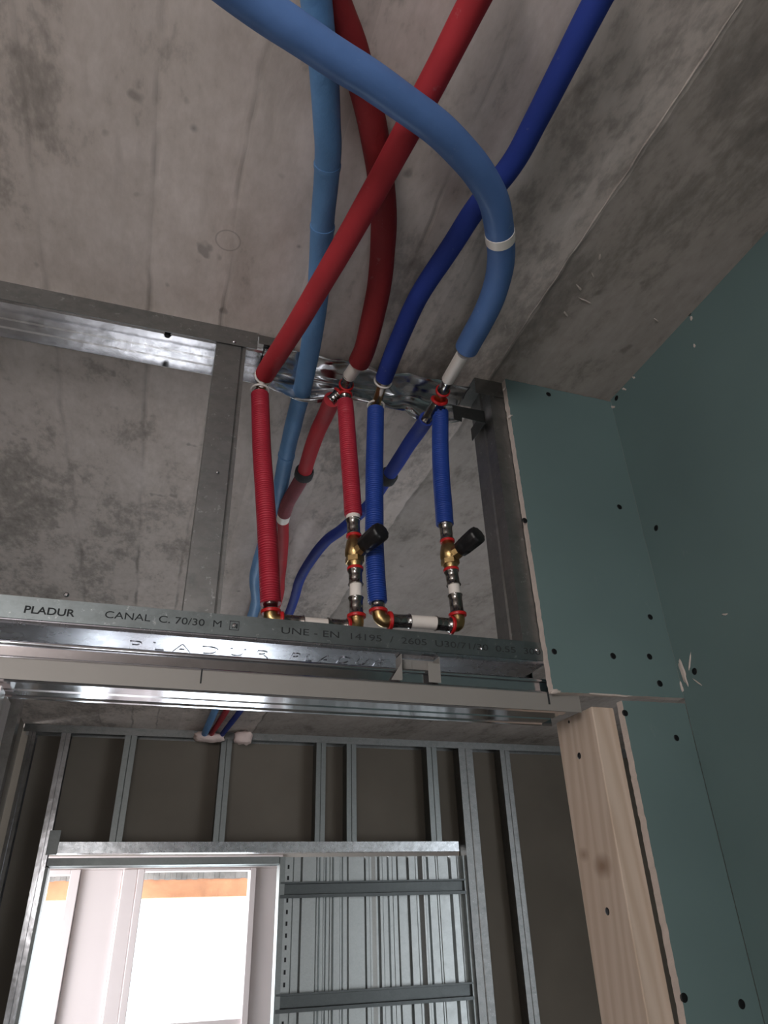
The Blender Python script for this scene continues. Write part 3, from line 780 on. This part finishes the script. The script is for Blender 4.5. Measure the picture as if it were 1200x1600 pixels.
# valves
def valve(label, top, ring1, ring2, low_end, knob_a, knob_b, grp='brass stop valves'):
    c = (Vector(ring1)+Vector(ring2))/2; t = thing('stop_valve', label, 'valve', c, grp)
    a, b = Vector(ring1), Vector(ring2); d = (b-a).normalized(); L = (b-a).length
    mb = MB(); mb.lathe(a, d, [(0, .0080), (L*.10, .0082), (L*.16, .0105), (L*.42, .0130), (L*.60, .0132), (L*.64, .0115), (L*.80, .0115), (L*.84, .0102), (L, .0085)], 20)
    mb.lathe(a+d*L*.66, d, [(0, .0125), (.0002, .0132), (L*.16, .0132), (L*.165, .0122)], 6)
    ka, kb = Vector(knob_a), Vector(knob_b); kd = (kb-ka).normalized(); s0 = a+d*L*.55
    sd2 = (ka-s0).normalized(); mb.lathe(s0, sd2, [(0, .0115), ((ka-s0).length*.5, .0090), ((ka-s0).length*.55, .0105), ((ka-s0).length+.004, .0085)], 8)
    mb.build('valve_body', 'brass', t)
    ring(t, a, d, .0108, .0038, 'red_ring', 'red_collar'); ring(t, b, d, .0112, .0042, 'red_ring', 'red_collar')
    sleeve(t, Vector(top), a-d*.0018, .0092); sleeve(t, b+d*.002, Vector(low_end), .0092)
    K = (kb-ka).length
    mb = MB(); n = 40
    pr = [(0, .0090), (.001, .0112), (K*.30, .0124), (K*.34, .0119), (K*.38, .0126), (K*.88, .0132), (K*.97, .0122), (K, .0100)]
    u = kd.cross(up).normalized(); v = kd.cross(u); vs = []
    for tt, r in pr:
        for k in range(n):
            an = 2*PI*k/n; rr = r*(1+(.035 if k % 4 < 2 else -.02)); vs.append(ka+kd*tt+(u*math.cos(an)+v*math.sin(an))*rr)
    mb.add(vs, [(i*n+k, (i+1)*n+k, (i+1)*n+(k+1) % n, i*n+(k+1) % n) for i in range(len(pr)-1) for k in range(n)]+[tuple(range(n))[::-1], tuple(range((len(pr)-1)*n, len(pr)*n))], 0, True)
    mb.build('valve_handle', 'black', t, fix=True)
    return t
YK = .775
valve('brass valve with black handle under the short red riser', Q(552, 812), Q(553, 838), Q(555, 889), Q(556, 914), at(568, 853, Y=.788), at(597, 829, Y=.752))
valve('brass valve with black handle under the short blue riser', Q(696, 820), Q(699, 846), Q(705, 891), Q(709, 915), at(719, 859, Y=.788), at(748, 834, Y=.752))
# white bits of pipe between fittings
def stub(label, a, b, r=.0082):
    a, b = Vector(a), Vector(b); o = MB().tube([a+(b-a)*i/6 for i in range(7)], r, 20).build('pipe_stub', 'white_pipe')
    bm_c = (a+b)/2
    tag(o, label, 'pipe', 'short white pipe pieces')
stub('white pipe end between the short red riser and first valve', Q(552, 802), Q(552, 814), .0098)
stub('white pipe piece below the first valve', Q(556, 913), Q(556, 936))
stub('white pipe piece below the right valve', Q(709, 914), Q(711, 932))
# lower elbows
def elbow_low(label, parts, corner):
    """parts: list of (sleeve outer end, ring point)"""
    t = thing('elbow_fitting', label, 'pipe fitting', corner, 'elbows at the foot of the risers')
    (s1_, g1), (s2_, g2) = parts; c = Vector(corner)
    MB().tube(spline([Vector(g1), c+(Vector(g1)-c)*.35, c+(Vector(g2)-c)*.35, Vector(g2)], .0015), .0088, 18).build('fitting_body', 'brass', t)
    for s_, g_ in parts:
        s_, g_ = Vector(s_), Vector(g_); d = (s_-g_).normalized()
        ring(t, g_, d, .0125, .0044, 'red_ring', 'red_collar'); sleeve(t, g_+d*.002, s_, .0092)
    return t
zlow = R(.3205)
c1 = Q(424, 966); c2 = Q(558, 972); c1.z = c2.z = R(.318)
elbow_low('brass elbow with red ring under the leftmost red riser', [(Q(422, 932), Q(423, 956)), (c1+Vector((.040, 0, 0)), c1+Vector((.012, 0, 0)))], c1)
elbow_low('brass elbow with red ring below the first valve, resting by the channel edge', [(Q(556, 934), Q(557, 963)), (c2+Vector((-.040, 0, 0)), c2+Vector((-.012, 0, 0)))], c2)
stub('white horizontal pipe between the two red-line elbows, half hidden by the channel', c1+Vector((.038, 0, 0)), c2+Vector((-.038, 0, 0)))
c3 = Q(595, 970); c4 = Q(717, 977)
elbow_low('brass elbow at the foot of the long blue riser', [(Q(590, 936), Q(591, 955)), (Q(640, 971), Q(609, 970))], c3)
elbow_low('brass elbow in the lower right corner of the blue line', [(Q(711, 930), Q(715, 961)), (Q(680, 974), Q(706, 977))], c4)
stub('white horizontal pipe between the two blue-line elbows', Q(638, 971), Q(683, 974), .0090)

# ================================================================ FAR PARTITION
def far_stud(label, u0, u1, v, zb_, zt_, mat='galv_far', yv=YF, flip=1):
    xa, xb = at(u0, v, Y=yv).x, at(u1, v, Y=yv).x
    t = thing('metal_stud', label, 'metal stud', ((xa+xb)/2, yv, zb_), 'studs of the far partition')
    mb = MB(); a, b = (xa, xb) if flip > 0 else (xb, xa); s = 1 if flip > 0 else -1
    mb.sheet([(b, yv+.008), (b, yv), (a+(b-a)*.55, yv), (a+(b-a)*.5, yv+.002), (a+(b-a)*.45, yv), (a, yv), (a, yv+.070), (b, yv+.070)], fz, zb_, zt_, .001*s)
    mb.build('stud_profile', mat, t)
zh = R(.292)
far_stud('far stud above the left end of the far doorway, second from the left', 194, 212, 1165, zh, ZC-.03)
far_stud('far stud above the middle of the bright doorway', 346, 362, 1165, zh, ZC-.03)
far_stud('far stud above the cassette, left one of the close pair', 495, 509, 1165, zh, ZC-.03)
far_stud('far stud above the cassette, right one of the close pair', 542, 556, 1165, zh, ZC-.03)
far_stud('far stud just left of the thick corner post', 666, 681, 1165, zh, ZC-.03)
far_stud('wide dark far post at the right end of the cassette', 717, 738, 1180, 0, ZC-.03, 'galv_dull')
far_stud('tall far stud right of the cassette, nearest the pine post', 784, 798, 1200, 0, ZC-.03, 'galv_dull')
far_stud('tall bright far stud framing the left side of the far doorway', 95, 109, 1156, 0, ZC-.03, 'galv_bright')
far_stud('bright far stud in the left corner of the far partition', 42, 53, 1160, 0, ZC-.03, 'galv_bright')
# stud on the left wall of the middle room
t = thing('metal_stud', 'shiny stud on the side wall at the left edge of the photo', 'metal stud', (-.50, 2.9, 0), 'studs of the far partition')
MB().sheet([(-.524, 2.84), (-.470, 2.84), (-.470, 2.90), (-.524, 2.90)], fz, 0, ZC-.002, .001).build('stud_profile', 'galv_bright', t)
# far ceiling track
t = thing('ceiling_track', 'far ceiling track along the top of the far partition', 'metal track', (1.2, YF, ZC))
MB().sheet([(YF-.002, ZC-.032), (YF-.002, ZC-.001), (YF+.072, ZC-.001), (YF+.072, ZC-.032)], fx, -.52, 3.09, .001).build('track_profile', 'galv_dull', t)
# header of the far doorway
t = thing('header_channel', 'pale steel header bar across the far doorway and cassette', 'metal channel', (.57, YF, R(.25)))
xa, xb = -.325, at(716, 1318, Y=YF).x
MB().sheet([(YF-.004, R(.292)), (YF-.004, R(.250)), (YF+.070, R(.250)), (YF+.070, R(.292))], fx, xa, xb, .001).build('channel_profile', 'galv', t)
MB().box((xa-.012, YF-.006, R(.245)), (xa+.03, YF-.0045, R(.335))).build('end_tab', 'galv_far', t)
t = thing('door_rail', 'steel sliding rail just above the bright far doorway', 'door rail', (.14, YF, R(.2)))
xb2 = at(436, 1350, Y=YF).x
mb = MB(); mb.sheet([(YF-.002, R(.205)), (YF-.002, R(.232)), (YF+.074, R(.232)), (YF+.074, R(.200))], fx, xa, xb2, .001)
mb.sheet([(YF-.002, R(.205)), (YF+.02, R(.200)), (YF+.022, R(.215)), (YF+.05, R(.215)), (YF+.052, R(.2)), (YF+.074, R(.200))], fx, xa, xb2, .001)
mb.build('rail_profile', 'galv_far', t)
# jamb of the far doorway left and right
t = thing('jamb_post', 'narrow steel jamb at the left side of the far doorway', 'door jamb', (-.33, YF, 0))
MB().sheet([(-.332, YF+.07), (-.318, YF+.07), (-.318, YF+.001), (-.332, YF+.001)], fz, 0, R(.199), .001).build('post_profile', 'galv_far', t)

# pocket door cassette: ribbed steel skin with horizontal rails
cs = thing('pocket_door_cassette', 'ribbed steel pocket-door cassette right of the bright far doorway', 'door cassette', (1.05, YF, 0))
yc = YF+.030
def colx(u): return at(u, 1470, Y=yc).x
prof = []
def flat(u0, u1, dep): prof.append((colx(u0), yc-dep)); prof.append((colx(u1), yc-dep))
segs = [(440, 453, .012), (455.5, 466, .004), (469, 491, .012), (494, 496.5, 0), (498.5, 503, .010), (505, 507, 0), (508.5, 513, .008), (515, 518, .002), (520, 529, .014), (531, 533, .004), (535, 541, .010), (545, 570, 0), (572, 577, .010), (579, 582, .0), (588, 591, .004), (594, 598, .014), (600, 607, .004), (609, 614, .014), (616, 622, .006), (626, 640, -.004), (642, 652, .012), (655, 658, -.002), (664, 667, .012), (669, 672, .0), (674, 685, .012), (688, 690, .0), (692, 708, -.004), (711, 720, .012), (723, 727, 0), (730, 736, .010)]
for a, b, d in segs: flat(a, b, d)
MB().sheet(prof, fz, 0.0, R(.232), .0010).build('ribbed_skin', 'skin', cs)
xa_, xb_ = at(438, 1390, Y=YF).x, at(727, 1380, Y=YF).x
for k, (za, zc_) in enumerate(((.084, .128), (-.318, -.272), (-.72, -.675), (-1.12, -1.075), (-1.52, -1.475))):
    mb = MB(); mb.sheet([(YF-.002, R(za-.012)), (YF-.002, R(za)), (yc-.014, R(za+.002)), (yc-.014, R(zc_-.002)), (YF-.002, R(zc_)), (YF-.002, R(zc_+.006))], fx, xa_, xb_, .001)
    mb.build('cross_rail', 'galv_dark', cs)  # shade inside the open channels is put into a darker steel colour
# perforated upright at the cassette mouth
mb = MB(); xs0, xs1 = xb2+.004, xb2+.028
mb.sheet([(xs0, YF+.07), (xs0, YF), (xs1, YF), (xs1, YF+.02)], fz, 0, R(.232), .001)
zz = .1
for i in range(46):
    mb.box((xs1+.014, yc-.0135, zz), (xs1+.022, yc-.0122, zz+.016), 1); zz += .043
mb.build('mouth_upright', ['galv_far', 'collar'], cs)
# trim lip on the right edge of the cassette
mb = MB(); xr_ = at(735, 1500, Y=YF).x
mb.sheet([(xr_, YF+.06), (xr_, YF), (xr_+.006, YF)], fz, 0, R(.232), .001); mb.build('side_lip', 'galv_far', cs)

# bits of pale mounting foam at the far ceiling around the pipes
for k, (u, v, sx, sz, lab) in enumerate(((326, 1152, .066, .020, 'ragged pale foam at the ceiling where the far pipes pass'), (380, 1153, .040, .030, 'square lump of pale foam at the far ceiling, right of the pipes'), (378, 1132, .05, .02, 'pale scrap lying against the far ceiling, above the square foam lump'))):
    p = at(u, v, Y=YF-.045); mb = MB(); n1, n2 = 18, 10; vs = []
    for i in range(n1):
        for j in range(n2+1):
            th = PI*j/n2; ph = 2*PI*i/n1
            q = Vector((math.sin(th)*math.cos(ph), math.sin(th)*math.sin(ph), math.cos(th)))
            q = Vector([math.copysign(abs(c_)**.6, c_) for c_ in q])
            kk = 1+.35*noise.noise(q*2.4+Vector((k*5, 0, 0)))
            vs.append(p+Vector((q.x*sx, q.y*.03, q.z*sz*.9))*kk)
    fs = [(i*(n2+1)+j, ((i+1) % n1)*(n2+1)+j, ((i+1) % n1)*(n2+1)+j+1, i*(n2+1)+j+1) for i in range(n1) for j in range(n2)]
    o = mb.add(vs, fs, 0, True).build('foam_lump', 'foam'); tag(o, lab, 'foam', 'foam at the far ceiling')
